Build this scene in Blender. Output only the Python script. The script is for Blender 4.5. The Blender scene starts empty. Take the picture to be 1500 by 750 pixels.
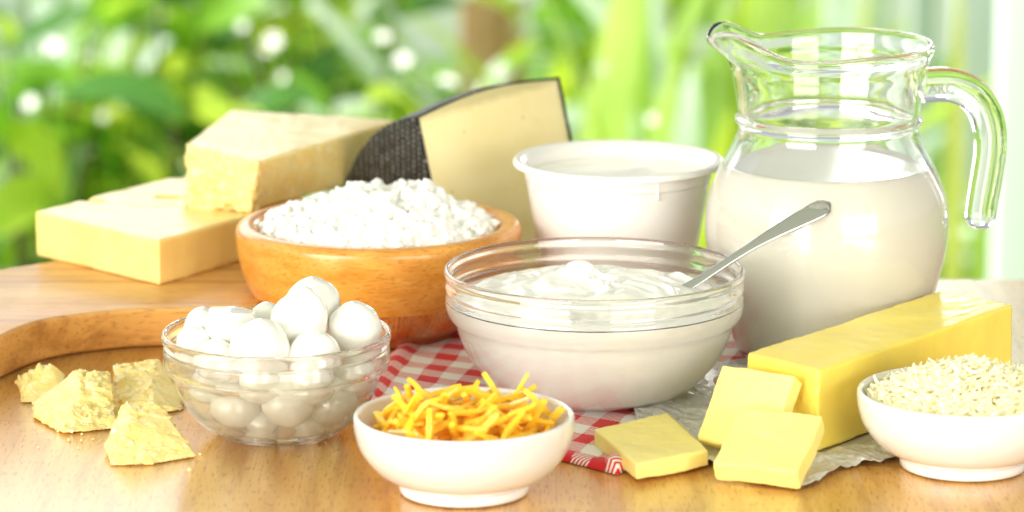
import bpy, bmesh, math, random
from mathutils import Vector, Matrix, noise
from mathutils.bvhtree import BVHTree
R = math.radians
sin, cos, pi, exp, sqrt = math.sin, math.cos, math.pi, math.exp, math.sqrt
scn = bpy.context.scene
COL = scn.collection
random.seed(7)

# ------------------------------------------------------------------ camera
PITCH, DIST, FPX = R(12.2), 2.5, 5200.0
CAM = Vector((0, -DIST*cos(PITCH), DIST*sin(PITCH)))
cd = bpy.data.cameras.new('camera'); cam = bpy.data.objects.new('camera', cd); COL.objects.link(cam)
cam.location = CAM; cam.rotation_euler = (pi/2 - PITCH, 0, 0)
cd.sensor_width = 36; cd.lens = FPX/1500*36; cd.clip_end = 200; cd.clip_start = 0.05
cd.dof.use_dof = True; cd.dof.focus_distance = 2.05; cd.dof.aperture_fstop = 6.4; cd.dof.aperture_blades = 0
scn.camera = cam

def ray(px, py):
    x = (px-750)/FPX; y = (375-py)/FPX
    return Vector((x, cos(PITCH)+y*sin(PITCH), -sin(PITCH)+y*cos(PITCH)))
def at(px, py, z=0.0):
    d = ray(px, py); return CAM + d*((z-CAM.z)/d.z)
def onY(px, py, Y):
    d = ray(px, py); return CAM + d*((Y-CAM.y)/d.y)
def sm(a, b, x):
    t = min(1, max(0, (x-a)/(b-a))); return t*t*(3-2*t)
def fbm(p, o=4):
    return noise.fractal(p, 1.0, 2.0, o)

# ------------------------------------------------------------------ objects
def tag(o, label=None, cat=None, group=None, kind=None):
    if label: o['label'] = label
    if cat: o['category'] = cat
    if group: o['group'] = group
    if kind: o['kind'] = kind
    return o
def empty(name, loc, label, cat, group=None, rz=0):
    o = bpy.data.objects.new(name, None); COL.objects.link(o); o.empty_display_size = .02
    o.location = loc; o.rotation_euler = (0, 0, rz)
    return tag(o, label, cat, group)
def link(name, bm, m, parent=None, smooth=True, loc=None):
    me = bpy.data.meshes.new(name)
    if isinstance(bm, tuple):
        me.from_pydata(bm[0], [], bm[1])
    else:
        bm.to_mesh(me); bm.free()
    me.update()
    if smooth: me.shade_smooth()
    for k in (m if isinstance(m, (list, tuple)) else [m]): me.materials.append(k)
    o = bpy.data.objects.new(name, me); COL.objects.link(o)
    if parent: o.parent = parent
    if loc is not None: o.location = loc
    return o
def evaluated(o):
    dg = bpy.context.evaluated_depsgraph_get(); dg.update()
    me = bpy.data.meshes.new_from_object(o.evaluated_get(dg)); o.modifiers.clear(); old = o.data; o.data = me
    bpy.data.meshes.remove(old); return o
def remesh(o, vox, sm_it=0, sm_f=.5):
    md = o.modifiers.new('r', 'REMESH'); md.mode = 'VOXEL'; md.voxel_size = vox
    if sm_it:
        s = o.modifiers.new('s', 'SMOOTH'); s.iterations = sm_it; s.factor = sm_f
    evaluated(o); o.data.shade_smooth(); return o
def displace(o, fn):
    me = o.data; ns = [v.normal.copy() for v in me.vertices]
    for v, n in zip(me.vertices, ns): v.co += fn(v.co, n)
    me.update(); return o
def bevel(o, w, seg=3, ang=30):
    b = o.modifiers.new('b', 'BEVEL'); b.width = w; b.segments = seg; b.limit_method = 'ANGLE'; b.angle_limit = R(ang)
    o.data.shade_smooth(); return o
def spline(pts, n=8, closed=False):
    out = []
    P = [Vector(p) for p in pts]
    N = len(P)
    for i in range(N if closed else N-1):
        p0 = P[(i-1) % N] if closed or i > 0 else P[0]; p1 = P[i]; p2 = P[(i+1) % N]
        p3 = P[(i+2) % N] if closed or i+2 < N else P[-1]
        for k in range(n):
            t = k/n
            out.append(.5*((2*p1)+(p2-p0)*t+(2*p0-5*p1+4*p2-p3)*t*t+(3*p1-p0-3*p2+p3)*t*t*t))
    if not closed: out.append(P[-1])
    return out
def lathe(prof, segs=96, n=4, deform=None, closed=False):
    pr = spline([(a, b, 0) for a, b in prof], n) if n > 1 else [Vector((a, b, 0)) for a, b in prof]
    bm = bmesh.new(); rings = []
    for p in pr:
        if abs(p.x) < 1e-5: rings.append([bm.verts.new((0, 0, p.y))])
        else:
            rings.append([bm.verts.new((p.x*cos(2*pi*k/segs), p.x*sin(2*pi*k/segs), p.y)) for k in range(segs)])
    prs = list(zip(rings, rings[1:]))
    if closed: prs.append((rings[-1], rings[0]))
    for a, b in prs:
        for k in range(segs):
            k2 = (k+1) % segs
            if len(a) == 1 and len(b) == 1: continue
            if len(a) == 1: bm.faces.new((a[0], b[k2], b[k]))
            elif len(b) == 1: bm.faces.new((a[k], a[k2], b[0]))
            else: bm.faces.new((a[k], a[k2], b[k2], b[k]))
    if deform:
        for v in bm.verts: v.co = deform(v.co)
    bmesh.ops.recalc_face_normals(bm, faces=bm.faces)
    return bm
def hull(pts):
    bm = bmesh.new()
    for p in pts: bm.verts.new(p)
    r = bmesh.ops.convex_hull(bm, input=bm.verts)
    bmesh.ops.delete(bm, geom=[g for g in r['geom_interior'] if isinstance(g, bmesh.types.BMVert)], context='VERTS')
    bmesh.ops.recalc_face_normals(bm, faces=bm.faces); return bm
def prism(top, bot):
    bm = bmesh.new(); n = len(top)
    a = [bm.verts.new(p) for p in top]; b = [bm.verts.new(p) for p in bot]
    bm.faces.new(a); bm.faces.new(b[::-1])
    for k in range(n):
        bm.faces.new((a[k], b[k], b[(k+1) % n], a[(k+1) % n]))
    bmesh.ops.recalc_face_normals(bm, faces=bm.faces); return bm
def boxbm(x0, x1, y0, y1, z0, z1, bm=None):
    bm = bm or bmesh.new()
    v = [bm.verts.new(p) for p in [(x0,y0,z0),(x1,y0,z0),(x1,y1,z0),(x0,y1,z0),(x0,y0,z1),(x1,y0,z1),(x1,y1,z1),(x0,y1,z1)]]
    for f in [(0,3,2,1),(4,5,6,7),(0,1,5,4),(1,2,6,5),(2,3,7,6),(3,0,4,7)]: bm.faces.new([v[i] for i in f])
    return bm
def sweep(path, sect, bm=None, up=Vector((0,0,1)), cap=True):
    fresh = bm is None
    """sect(i,t) -> list of (a,b) offsets along side/normal"""
    bm = bm or bmesh.new(); rings = []; n = len(path)
    for i, p in enumerate(path):
        t = (path[min(i+1, n-1)]-path[max(i-1, 0)]).normalized()
        side = t.cross(up).normalized(); nor = side.cross(t).normalized()
        rings.append([bm.verts.new(p+side*a+nor*b) for a, b in sect(i, i/(n-1))])
    m = len(rings[0])
    for r0, r1 in zip(rings, rings[1:]):
        for k in range(m): bm.faces.new((r0[k], r0[(k+1) % m], r1[(k+1) % m], r1[k]))
    if cap: bm.faces.new(rings[0][::-1]); bm.faces.new(rings[-1])
    if fresh: bmesh.ops.recalc_face_normals(bm, faces=bm.faces); return bm

# ------------------------------------------------------------------ materials
class M:
    def __init__(s, name):
        s.m = bpy.data.materials.new(name); s.m.use_nodes = True; s.t = s.m.node_tree; s.t.nodes.clear()
        s.out = s.t.nodes.new('ShaderNodeOutputMaterial')
    def n(s, typ, props=None, **ins):
        nd = s.t.nodes.new('ShaderNode'+typ)
        for k, v in (props or {}).items(): setattr(nd, k, v)
        for k, v in ins.items():
            key = int(k[1:]) if k[0] == 'i' and k[1:].isdigit() else k.replace('_', ' ')
            sock = nd.inputs[key]
            if isinstance(v, bpy.types.NodeSocket): s.t.links.new(v, sock)
            else: sock.default_value = v
        return nd
    def surf(s, sock): s.t.links.new(sock, s.out.inputs['Surface']); return s.m
    def co(s, sc=(1,1,1), rot=(0,0,0), kind='Object', loc=(0,0,0)):
        tc = s.n('TexCoord'); mp = s.n('Mapping', None, Vector=tc.outputs[kind]); mp.inputs['Scale'].default_value = sc
        mp.inputs['Rotation'].default_value = rot; mp.inputs['Location'].default_value = loc
        return mp.outputs[0]
    def noise(s, vec, scale, det=3, rough=.5, dist=0):
        return s.n('TexNoise', None, Vector=vec, Scale=scale, Detail=det, Roughness=rough, Distortion=dist).outputs['Fac']
    def ramp(s, fac, stops):
        r = s.n('ValToRGB', None, Fac=fac); e = r.color_ramp.elements
        while len(e) < len(stops): e.new(.5)
        for el, (p, c) in zip(e, stops):
            el.position = p; el.color = (c, c, c, 1) if isinstance(c, (int, float)) else (*c, 1)
        return r.outputs[0]
    def mix(s, fac, a, b, mode='MIX'):
        nd = s.n('Mix', {'data_type': 'RGBA', 'blend_type': mode})
        for i, v in ((0, fac), (6, a), (7, b)):
            if isinstance(v, bpy.types.NodeSocket): s.t.links.new(v, nd.inputs[i])
            else: nd.inputs[i].default_value = v if i == 0 else (*v, 1) if len(v) == 3 else v
        return nd.outputs[2]
    def math(s, op, a, b=0.0):
        nd = s.n('Math', {'operation': op})
        for i, v in ((0, a), (1, b)):
            if isinstance(v, bpy.types.NodeSocket): s.t.links.new(v, nd.inputs[i])
            else: nd.inputs[i].default_value = v
        return nd.outputs[0]
    def bump(s, h, dist=.001, st=1.0, nrm=None):
        nd = s.n('Bump', None, Height=h, Distance=dist, Strength=st)
        if nrm is not None: s.t.links.new(nrm, nd.inputs['Normal'])
        return nd.outputs[0]
    def bsdf(s, col, rough=.5, **kw):
        nd = s.t.nodes.new('ShaderNodeBsdfPrincipled')
        def put(k, v):
            if isinstance(v, bpy.types.NodeSocket): s.t.links.new(v, nd.inputs[k])
            else: nd.inputs[k].default_value = (*v, 1) if isinstance(v, tuple) and len(v) == 3 and k not in ('Subsurface Radius',) else v
        put('Base Color', col); put('Roughness', rough)
        for k, v in kw.items(): put(k.replace('_', ' '), v)
        return nd.outputs[0]
def rgb(r, g, b):
    f = lambda c: (c/255/12.92 if c/255 <= .04045 else ((c/255+.055)/1.055)**2.4)
    return (f(r), f(g), f(b))

def cheese_mat(name, c1, c2, rough=.38, sss=.35, nscale=40, bscale=350, bst=.25, rad=(1,.55,.2), speck=None, scale=.008, bd=.0006, coat=0.0):
    m = M(name); v = m.co()
    f = m.noise(v, nscale, 4, .6); c = m.mix(m.ramp(f, [(.35, 0), (.65, 1)]), c1, c2)
    if speck:
        f2 = m.noise(v, speck[0], 3, .7); c = m.mix(m.ramp(f2, [(.56, 0), (.68, 1)]), c, speck[1])
    b = m.bump(m.noise(v, bscale, 4, .65), bd, bst)
    return m.surf(m.bsdf(c, rough, Subsurface_Weight=sss, Subsurface_Radius=rad, Subsurface_Scale=scale, Normal=b, Specular_IOR_Level=.5, Coat_Weight=coat, Coat_Roughness=.22))

def wood_mat(name, base, dark, light, axis='y', scale=1.0, rough=.33, planks=None, coat=.3, pores=1.0):
    m = M(name)
    st = {'y': (1, .07, 1), 'x': (.07, 1, 1), 'z': (1, 1, .07)}[axis]
    v = m.co(st); vp = m.co({'y': (1, .12, 1), 'x': (.12, 1, 1), 'z': (1, 1, .12)}[axis])
    f = m.noise(v, 22*scale, 5, .6, .8)
    c = m.mix(m.ramp(f, [(.3, 0), (.7, 1)]), base, light)
    f2 = m.noise(v, 75*scale, 4, .6, .3)
    c = m.mix(m.math('MULTIPLY', m.ramp(f2, [(.48, 0), (.68, 1)]), .6), c, dark)
    f3 = m.noise(vp, 700*scale, 2, .5)
    c = m.mix(m.math('MULTIPLY', m.ramp(f3, [(.57, 0), (.66, 1)]), .75*pores), c, dark)
    if planks:
        vv = m.co(planks[1], planks[2])
        bk = m.n('TexBrick', {'offset': .37, 'offset_frequency': 1}, Vector=vv, Color1=(0,0,0,1), Color2=(1,1,1,1), Mortar=(.5,.5,.5,1), Scale=planks[0], Mortar_Size=.0016, Bias=0.0)
        c = m.mix(m.math('MULTIPLY', bk.outputs['Color'], .22), c, dark)
        c = m.mix(m.math('MULTIPLY', bk.outputs['Fac'], .45), c, dark)
    rg = m.math('ADD', m.math('MULTIPLY', m.noise(vp, 60*scale, 3), .18), rough-.09)
    b = m.bump(f3, .0004, .12)
    return m.surf(m.bsdf(c, rg, Normal=b, Coat_Weight=coat, Coat_Roughness=.16, Specular_IOR_Level=.5))

def thin_glass(name, tint=(1, 1, 1), dens=.0, ior=1.5):
    """real refracting glass"""
    m = M(name); v = m.co()
    b = m.bump(m.noise(v, 45, 2, .5), .0012, .08)
    return m.surf(m.bsdf(tint, 0.0, Transmission_Weight=1.0, IOR=ior, Normal=b))
def simple(name, c, rough=.5, **kw):
    m = M(name); return m.surf(m.bsdf(c, rough, **kw))

GLASS = thin_glass('clear_glass')
PORC = simple('white_porcelain', (.82, .80, .765), .12, Coat_Weight=.5, Coat_Roughness=.04, Subsurface_Weight=.1, Subsurface_Radius=(1,.9,.8), Subsurface_Scale=.003)
MILK = simple('milk', (.985, .96, .86), .16, Subsurface_Weight=.0, Subsurface_Radius=(1,.8,.55), Subsurface_Scale=.012)
YOG = simple('yogurt', (.98, .965, .915), .2, Subsurface_Weight=.0, Subsurface_Radius=(1,.85,.7), Subsurface_Scale=.006)
MOZZ = simple('mozzarella', (.87, .86, .81), .15, Subsurface_Weight=.15, Subsurface_Radius=(1,.9,.75), Subsurface_Scale=.006, Coat_Weight=.8, Coat_Roughness=.05)
CURD = simple('curd', (.90, .895, .87), .3, Subsurface_Weight=.15, Subsurface_Radius=(1,.92,.8), Subsurface_Scale=.003)
PLAST = simple('white_plastic', (.86, .84, .80), .25, Subsurface_Weight=.0, Subsurface_Radius=(1,.95,.9), Subsurface_Scale=.01)

# ------------------------------------------------------------------ table
mt = wood_mat('beech_table', rgb(228,170,84), rgb(176,112,44), rgb(244,200,118), 'y', 1.0, .30, (1.0, (9.0, 1.6, 1), (0, 0, R(92))), .55)
tb = boxbm(-1.1, 1.1, -1.9, -.0729, -.035, 0)
table = link('wooden_table', tb, mt, smooth=False); bevel(table, .003)
tag(table, 'light beech wood table top carrying all the dairy foods', 'table')

# ------------------------------------------------------------------ cutting board
ZB = .0268
mb = wood_mat('board_wood', rgb(206,148,72), rgb(148,88,36), rgb(230,182,106), 'x', .8, .42, None, .12, .6)
front = [at(px, py, ZB) for px, py in [(-190,610),(-110,545),(0,492),(50,472),(110,461),(200,453),(300,451),(368,449),(386,441)]]
rest = [Vector(p) for p in [(-.158,-.235,ZB),(-.158,-.17,ZB),(-.13,-.128,ZB),(-.075,-.125,ZB),(-.07,.05,ZB),(-.12,.065,ZB),(-.24,.05,ZB)]]
back = [at(px, py, ZB) for px, py in [(100,372),(50,386),(0,394),(-90,420),(-220,470)]]
ol = spline(front+rest+back, 6, True)
bot = []
cen = sum(ol, Vector())/len(ol)
for p in ol:
    q = p+(cen-p).normalized()*.007; bot.append(Vector((q.x, q.y, 0.0005)))
bd = link('cutting_board', prism(ol, bot), mb, smooth=True)
bevel(bd, .0035, 4, 50)
tag(bd, 'thick wooden cutting board with curved front edge under the cheese blocks', 'cutting board')

# ------------------------------------------------------------------ cheese block with notched top
GOUDA = cheese_mat('pale_cheese', rgb(255,228,150), rgb(253,216,126), .34, .3, 18, 300, .12, coat=.35)
ZT = .0569
fl, fr = at(52,310,ZT), at(232,352,ZT)
dr = (at(352,318,ZT)-fr).normalized()
bl, br = fl+dr*.165, fr+dr*.165
top = [fl, fr, br, bl]
bm = prism(top, [Vector((p.x, p.y, ZB+.0004)) for p in top])
blk = link('cheese_block', bm, GOUDA)
remesh(blk, .0016, 3)
nb = at(118,291,ZT); hole = at(247,288,ZT)
nb2 = at(262,256,ZT)
def f(p, n):
    d = Vector((0,0,0))
    if p.z > ZB+.006:
        q = Vector((p.x, p.y, 0)); dd = (q-Vector((nb.x, nb.y, 0))); L = dd.dot(dr); W = (dd-dr*L).length
        k = exp(-(L/.0035)**2)*exp(-(W/.016)**2)
        d += Vector((0,0,-1))*.010*k*(1 if n.z > .3 else .6)
        dd = (q-Vector((nb2.x, nb2.y, 0))); k = exp(-(dd.length/.006)**2); d.z -= .006*k
        dd = (q-Vector((hole.x, hole.y, 0))); a = dd.dot(dr); b = (dd-dr*a).length
        k = exp(-((dd.x/.007)**4+(dd.y/.004)**4)); d.z -= .006*k
    d += n*(fbm(p*22, 3)*.0008+fbm(p*120, 3)*.0001)
    return d
displace(blk, f)
tag(blk, 'large pale yellow cheese block with smooth sides lying directly on the cutting board', 'cheese')

# ------------------------------------------------------------------ hard cheese wedge with broken face
GRANA = cheese_mat('hard_cheese', rgb(255,230,154), rgb(253,216,128), .36, .3, 60, 500, .3, speck=(220, rgb(255,244,205)), coat=.4)
ZW = .0916
tp = [at(272,212,ZW), at(378,237,ZW), at(583,176,ZW), at(338,160,ZW)]
bt = [at(266,303,ZT+.0012), at(362,311,ZT+.0012), at(503,272,ZT+.0012), at(350,232,ZT+.0012)]
wd = link('cheese_wedge', prism(tp, bt), GRANA); remesh(wd, .0013, 2)
e0 = Vector((tp[0].x, tp[0].y, 0)); e1 = Vector((tp[1].x, tp[1].y, 0)); en = (e1-e0).normalized(); nn = Vector((en.y, -en.x, 0))
def f(p, n):
    q = Vector((p.x, p.y, 0)); s = -(q-e0).dot(nn)      # distance behind the broken face
    low = 1-sm(.065, .088, p.z)
    along = (q-e0).dot(en)/(e1-e0).length
    k = (1-sm(.001, .007, s))*(.25+.9*low)*sm(0.0, .12, along+.1)
    r = fbm(p*95, 5)*.0034*k
    vor = noise.voronoi(p*170)[0]
    r += (vor[0]-.4)*.0014*k+noise.noise(noise.voronoi(Vector((p.x, p.y, p.z*1.6))*120)[1][0]*2.3)*.0042*k
    return n*(r+fbm(p*25, 3)*.0007+fbm(p*200, 2)*.00012) - nn*(.004*low*low*(1-sm(.0, .006, s))*(1-along*.5))
displace(wd, f)
tag(wd, 'hard cheese wedge with crumbly broken front end stacked on the pale block', 'cheese')

# ------------------------------------------------------------------ wedge with black woven rind
A = onY(612, 173, -.118); B = onY(818, 116, -.045)
U = (B-A).normalized(); T = (B-A).length
V = (onY(644, 280, -.118)-A); V = (V-U*V.dot(U)).normalized()
W = U.cross(V).normalized()
MW = Matrix((( W.x, V.x, U.x, A.x), (W.y, V.y, U.y, A.y), (W.z, V.z, U.z, A.z), (0,0,0,1)))
RR, PH = .138, R(60)
MI = MW.inverted()
def sector(r0, u0, u1, inner=None, ph0=0.0, n=28, bulge=0):
    """prism of the wheel slice, local coords (back, down, thickness)"""
    pts = []
    for k in range(n+1):
        ph = ph0+(PH-ph0)*k/n; pts.append((r0*sin(ph), RR-r0*cos(ph)))
    if inner is None: pts.append((0.0, RR))
    else:
        for k in range(n, -1, -1):
            ph = ph0+(PH-ph0)*k/n; pts.append((inner*sin(ph), RR-inner*cos(ph)))
    bm = bmesh.new(); NL = 10; rings = []
    for j in range(NL+1):
        u = u0+(u1-u0)*j/NL; bb = bulge*sin(pi*j/NL)
        rings.append([bm.verts.new((a, b-bb*(1 if (inner is None and i <= n) or inner is not None else 0), u)) for i, (a, b) in enumerate(pts)])
    m = len(pts)
    bm.faces.new(rings[0]); bm.faces.new(rings[-1][::-1])
    for r0_, r1_ in zip(rings, rings[1:]):
        for k in range(m): bm.faces.new((r0_[k], r0_[(k+1) % m], r1_[(k+1) % m], r1_[k]))
    # cut where it would pass the table
    nl = MI.to_3x3() @ Vector((0,0,1)); pl = MI @ Vector((0, 0, .0008))
    bmesh.ops.triangulate(bm, faces=[f for f in bm.faces if len(f.verts) > 4])
    r = bmesh.ops.bisect_plane(bm, geom=bm.verts[:]+bm.edges[:]+bm.faces[:], plane_co=pl, plane_no=nl, clear_inner=True)
    ed = [e for e in r['geom_cut'] if isinstance(e, bmesh.types.BMEdge)]
    if ed: bmesh.ops.holes_fill(bm, edges=ed)
    bmesh.ops.recalc_face_normals(bm, faces=bm.faces)
    return bm
m = M('manchego_paste'); v = m.co()
c = m.mix(m.ramp(m.noise(v, 30, 4), [(.35,0),(.65,1)]), rgb(240,224,166), rgb(246,232,182))
sp = m.n('SeparateXYZ', None, Vector=v)
eb = m.math('ADD', m.math('MULTIPLY', m.noise(v, 120, 3), .004), m.math('MINIMUM', sp.outputs['Y'], m.math('SUBTRACT', T, sp.outputs['Z'])))
c = m.mix(m.ramp(m.math('MULTIPLY', eb, 90.0), [(.12, .55), (.6, 0)]), c, rgb(170,162,112))
spk = m.n('TexVoronoi', None, Vector=v, Scale=75.0).outputs['Distance']
c = m.mix(m.ramp(spk, [(.05, .8), (.09, 0)]), c, rgb(190,160,84))
PASTE = m.surf(m.bsdf(c, .42, Subsurface_Weight=.3, Subsurface_Radius=(1,.7,.3), Subsurface_Scale=.008, Normal=m.bump(m.noise(v, 250, 3), .0005, .15)))
m = M('black_rind'); v = m.co()
w1 = m.n('TexWave', {'wave_type': 'BANDS', 'bands_direction': 'X'}, Vector=m.co((1,1,1),(0,0,R(18))), Scale=52.0, Distortion=1.2, Detail=2.0, Detail_Scale=2.0).outputs['Fac']
w2 = m.n('TexWave', {'wave_type': 'BANDS', 'bands_direction': 'Y'}, Vector=m.co((1,1,1),(0,0,R(18))), Scale=85.0, Distortion=2.0, Detail=2.0, Detail_Scale=2.0).outputs['Fac']
hh = m.math('MULTIPLY', w1, m.math('ADD', m.math('MULTIPLY', w2, .6), .4))
hh = m.math('MULTIPLY', hh, m.math('ADD', m.math('MULTIPLY', m.noise(v, 260, 3), 1.4), .1))
c = m.mix(m.ramp(hh, [(.45, 0), (.8, 1)]), (.004,.004,.004), (.26,.25,.23))
RIND = m.surf(m.bsdf(c, .42, Normal=m.bump(hh, .0022, .8)))
mroot = empty('aged_cheese_wedge', (0,0,0), 'aged cheese wedge with black woven rind leaning behind the wooden bowl', 'cheese')
mroot.matrix_world = MW
link('paste', sector(RR-.0002, .0013, T-.0013, bulge=.006), PASTE, mroot, smooth=False)
rb = sector(RR+.0014, 0, T, RR, 0, bulge=.006)
for (u0, u1) in ((-.0018, .0010), (T-.0010, T+.0014)):
    b2 = sector(RR+.0013, u0, u1); me = bpy.data.meshes.new('x'); b2.to_mesh(me); b2.free(); rb.from_mesh(me)
rd = link('rind', rb, RIND, mroot, smooth=False); bevel(rd, .0006, 2, 40)

# ------------------------------------------------------------------ wooden bowl + cottage cheese
WB = at(556, 486); WB.z = 0
m = M('bamboo'); v = m.co(); sp = m.n('SeparateXYZ', None, Vector=v)
z = sp.outputs['Z']
ang = m.math('ARCTAN2', sp.outputs['Y'], sp.outputs['X'])
cmb = m.n('CombineXYZ', None, X=m.math('MULTIPLY', ang, .09), Z=z).outputs[0]
def mapv(vec, sc):
    mp = m.n('Mapping', None, Vector=vec); mp.inputs['Scale'].default_value = sc; return mp.outputs[0]
# laminate grain: long rings in the upper part, upright staves with dots in the lower
g1 = m.noise(v if False else m.co((1,1,3.2)), 42, 4, .6, .4)
c = m.mix(m.ramp(g1, [(.35, 0), (.68, 1)]), rgb(214,140,48), rgb(232,168,76))
d1 = m.noise(m.co((.22,1,1.6)), 620, 2, .5); c = m.mix(m.math('MULTIPLY', m.ramp(d1, [(.57,0),(.66,1)]), .55), c, rgb(160,88,28))
bk = m.n('TexBrick', {'offset': 0.0}, Vector=mapv(cmb, (1,1,1)), Color1=(0,0,0,1), Color2=(1,1,1,1), Mortar=(1,1,1,1), Scale=1.0, Mortar_Size=.0)
st = m.n('TexWhiteNoise', {'noise_dimensions': '1D'}, W=m.math('FLOOR', m.math('MULTIPLY', ang, 7.2))).outputs['Value']
lo = m.mix(m.ramp(st, [(0,0),(1,1)]), rgb(186,100,36), rgb(222,150,72))
d2 = m.noise(mapv(cmb, (1,1,.55)), 560, 2, .5); lo = m.mix(m.math('MULTIPLY', m.ramp(d2, [(.52,0),(.62,1)]), .6), lo, rgb(132,64,20))
inr = m.math('LESS_THAN', z, .0285)
c = m.mix(inr, c, lo)
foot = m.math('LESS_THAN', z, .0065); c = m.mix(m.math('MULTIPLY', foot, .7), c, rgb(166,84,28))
BAMBOO = m.surf(m.bsdf(c, .3, Coat_Weight=.35, Coat_Roughness=.15, Normal=m.bump(m.noise(m.co((.4,1,1)), 300, 2), .0004, .12)))
wroot = link('wooden_bowl', lathe([(0,.0008),(.046,.0008),(.0515,.002),(.054,.0045),(.0555,.0062),(.0655,.0115),(.0765,.021),(.0855,.037),(.0898,.053),(.0909,.064),(.0902,.0695),(.0865,.0722),(.081,.0722),(.0775,.0695),(.0755,.063),(.071,.045),(.058,.024),(.03,.012),(0,.011)], 128, 4), BAMBOO, loc=WB)
tag(wroot, 'round orange bamboo bowl with thick rim holding white cottage cheese', 'bowl')

rnd = random.Random(3)
bm = bmesh.new()
def heap_h(x, y):
    r = sqrt(x*x+y*y)/.0765
    if r > 1: return -.01
    h = .0225*(1-r**2.8)
    h += .0065*exp(-(((x-.030)/.013)**2+((y-.0)/.02)**2)) - .004*exp(-(((x+.045)/.02)**2+((y)/.03)**2)) + .003*exp(-(((x+.012)/.02)**2+((y)/.03)**2))
    h += .004*fbm(Vector((x*38, y*38, 1.3)), 3)*(1-r*.6)
    return h-.004
# body of the heap
g = 60; vs = {}
for i in range(g+1):
    for j in range(72):
        r = .0762*i/g; a = 2*pi*j/72; x, y = r*cos(a), r*sin(a)
        if i == 0 and j: vs[i, j] = vs[0, 0]; continue
        vs[i, j] = bm.verts.new((x, y, .0697+heap_h(x*.995, y*.995)-.0022))
cb = bm.verts.new((0, 0, .045))
for i in range(g):
    for j in range(72):
        q = [vs[i, j], vs[i+1, j], vs[i+1, (j+1) % 72], vs[i, (j+1) % 72]]
        q2 = []
        for w in q:
            if w not in q2: q2.append(w)
        bm.faces.new(q2)
low = [bm.verts.new((.06*cos(2*pi*j/72), .06*sin(2*pi*j/72), .036)) for j in range(72)]
for j in range(72):
    bm.faces.new((vs[g, j], low[j], low[(j+1) % 72], vs[g, (j+1) % 72]))
bm.faces.new(low[::-1])
bm.verts.remove(cb)
def blob(bm, c, r, sq, rot):
    mt_ = Matrix.Translation(c) @ rot.to_matrix().to_4x4() @ Matrix.Diagonal((*sq, 1))
    bmesh.ops.create_icosphere(bm, subdivisions=1, radius=r, matrix=mt_)
from mathutils import Euler
n = 0
while n < 1500:
    a = rnd.uniform(0, 2*pi); r = .0755*sqrt(rnd.random()); x, y = r*cos(a), r*sin(a)
    rr = rnd.choice([.0016, .0022, .0028, .0035, .0043])
    cl = fbm(Vector((x*90, y*90, 7)), 2)
    zz = .0697+heap_h(x, y)+cl*.006+rnd.uniform(-.0028, .0016)
    blob(bm, Vector((x, y, zz)), rr, (1, rnd.uniform(.7, 1.2), rnd.uniform(.6, 1)), Euler((rnd.uniform(0, 3), rnd.uniform(0, 3), rnd.uniform(0, 3))))
    n += 1
cc = link('cottage_cheese', bm, CURD, loc=WB)
remesh(cc, .0007, 3, .5)
displace(cc, lambda p, n: n*(fbm(p*260, 3)*.0009+fbm(p*75, 2)*.0014))
tag(cc, 'heaped white cottage cheese curds filling the bamboo bowl', 'cottage cheese', kind='stuff')

# ------------------------------------------------------------------ plastic cup of quark
CP = at(904, 470); CP.z = 0
croot = empty('plastic_cup', CP, 'round white plastic cup with wide flat rim standing beside the glass jug', 'cup')
link('cup_body', lathe([(0,.0006),(.040,.0006),(.0435,.002),(.0455,.012),(.0535,.06),(.0585,.090),(.0592,.0945),(.0600,.0960),(.0604,.1045),(.0596,.1045),(.0590,.0960),(.0576,.090),(.0524,.06),(.0445,.012),(.042,.004),(0,.003)], 128, 3), PLAST, croot)
link('rim', lathe([(.0588,.1035),(.0606,.1058),(.064,.1075),(.0665,.1076),(.0676,.1062),(.0677,.1040),(.0669,.1040),(.0664,.1062),(.0640,.1064),(.061,.1048),(.0597,.1030)], 128, 3, closed=True), PLAST, croot)
rbm = bmesh.new()
for a in range(0, 360, 45):
    aa = R(a-112)
    mm = Matrix.Rotation(aa, 4, 'Z')
    b = boxbm(.0592, .0609, -.0010, .0010, .0905, .1040); me = bpy.data.meshes.new('x'); b.to_mesh(me); b.free(); me.transform(mm); rbm.from_mesh(me)
o = link('rib', rbm, PLAST, croot); o['kind'] = 'stuff'
bevel(o, .0006, 2)
qb = lathe([(0,.0968),(.03,.0966),(.05,.0965),(.0575,.0970),(.0582,.0962),(.0578,.091),(.0526,.06),(.0447,.012),(.04,.0045),(0,.004)], 96, 2,
           deform=lambda c: Vector((c.x, c.y, c.z+(.0012*fbm(c*40, 2) if c.z > .096 and c.xy.length < .055 else 0))))
q = link('quark', qb, YOG, loc=CP); tag(q, 'smooth white quark filling the plastic cup', 'quark')

# ------------------------------------------------------------------ jug
JG = at(1207, 522); JG.z = 0
jroot = empty('glass_jug', JG, 'tall clear glass jug with pouring spout and open handle', 'jug', rz=R(4))
outer = [(0,.0010),(.045,.0008),(.0515,.002),(.0550,.008),(.0592,.0184),(.0655,.036),(.0703,.0531),(.0740,.0704),(.0750,.085),(.0738,.098),(.0708,.109),(.0655,.1215),(.0598,.1325),(.0563,.140),(.0551,.1450),(.0562,.1478),(.0575,.1492),(.0576,.1508),(.0562,.1524),(.0556,.1545),(.0568,.163),(.0590,.174),(.0606,.1795),(.0612,.184),(.0632,.1885),(.0640,.1912),(.0632,.1934),(.0612,.1940)]
inner = [(.0592,.1925),(.0578,.186),(.0565,.179),(.0548,.172),(.0530,.163),(.0522,.1545),(.0518,.148),(.0522,.141),(.0556,.1325),(.0613,.1215),(.0667,.109),(.0698,.098),(.0710,.085),(.0700,.0704),(.0663,.0531),(.0614,.036),(.0550,.0184),(.0505,.010),(.045,.0075),(0,.007)]
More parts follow.
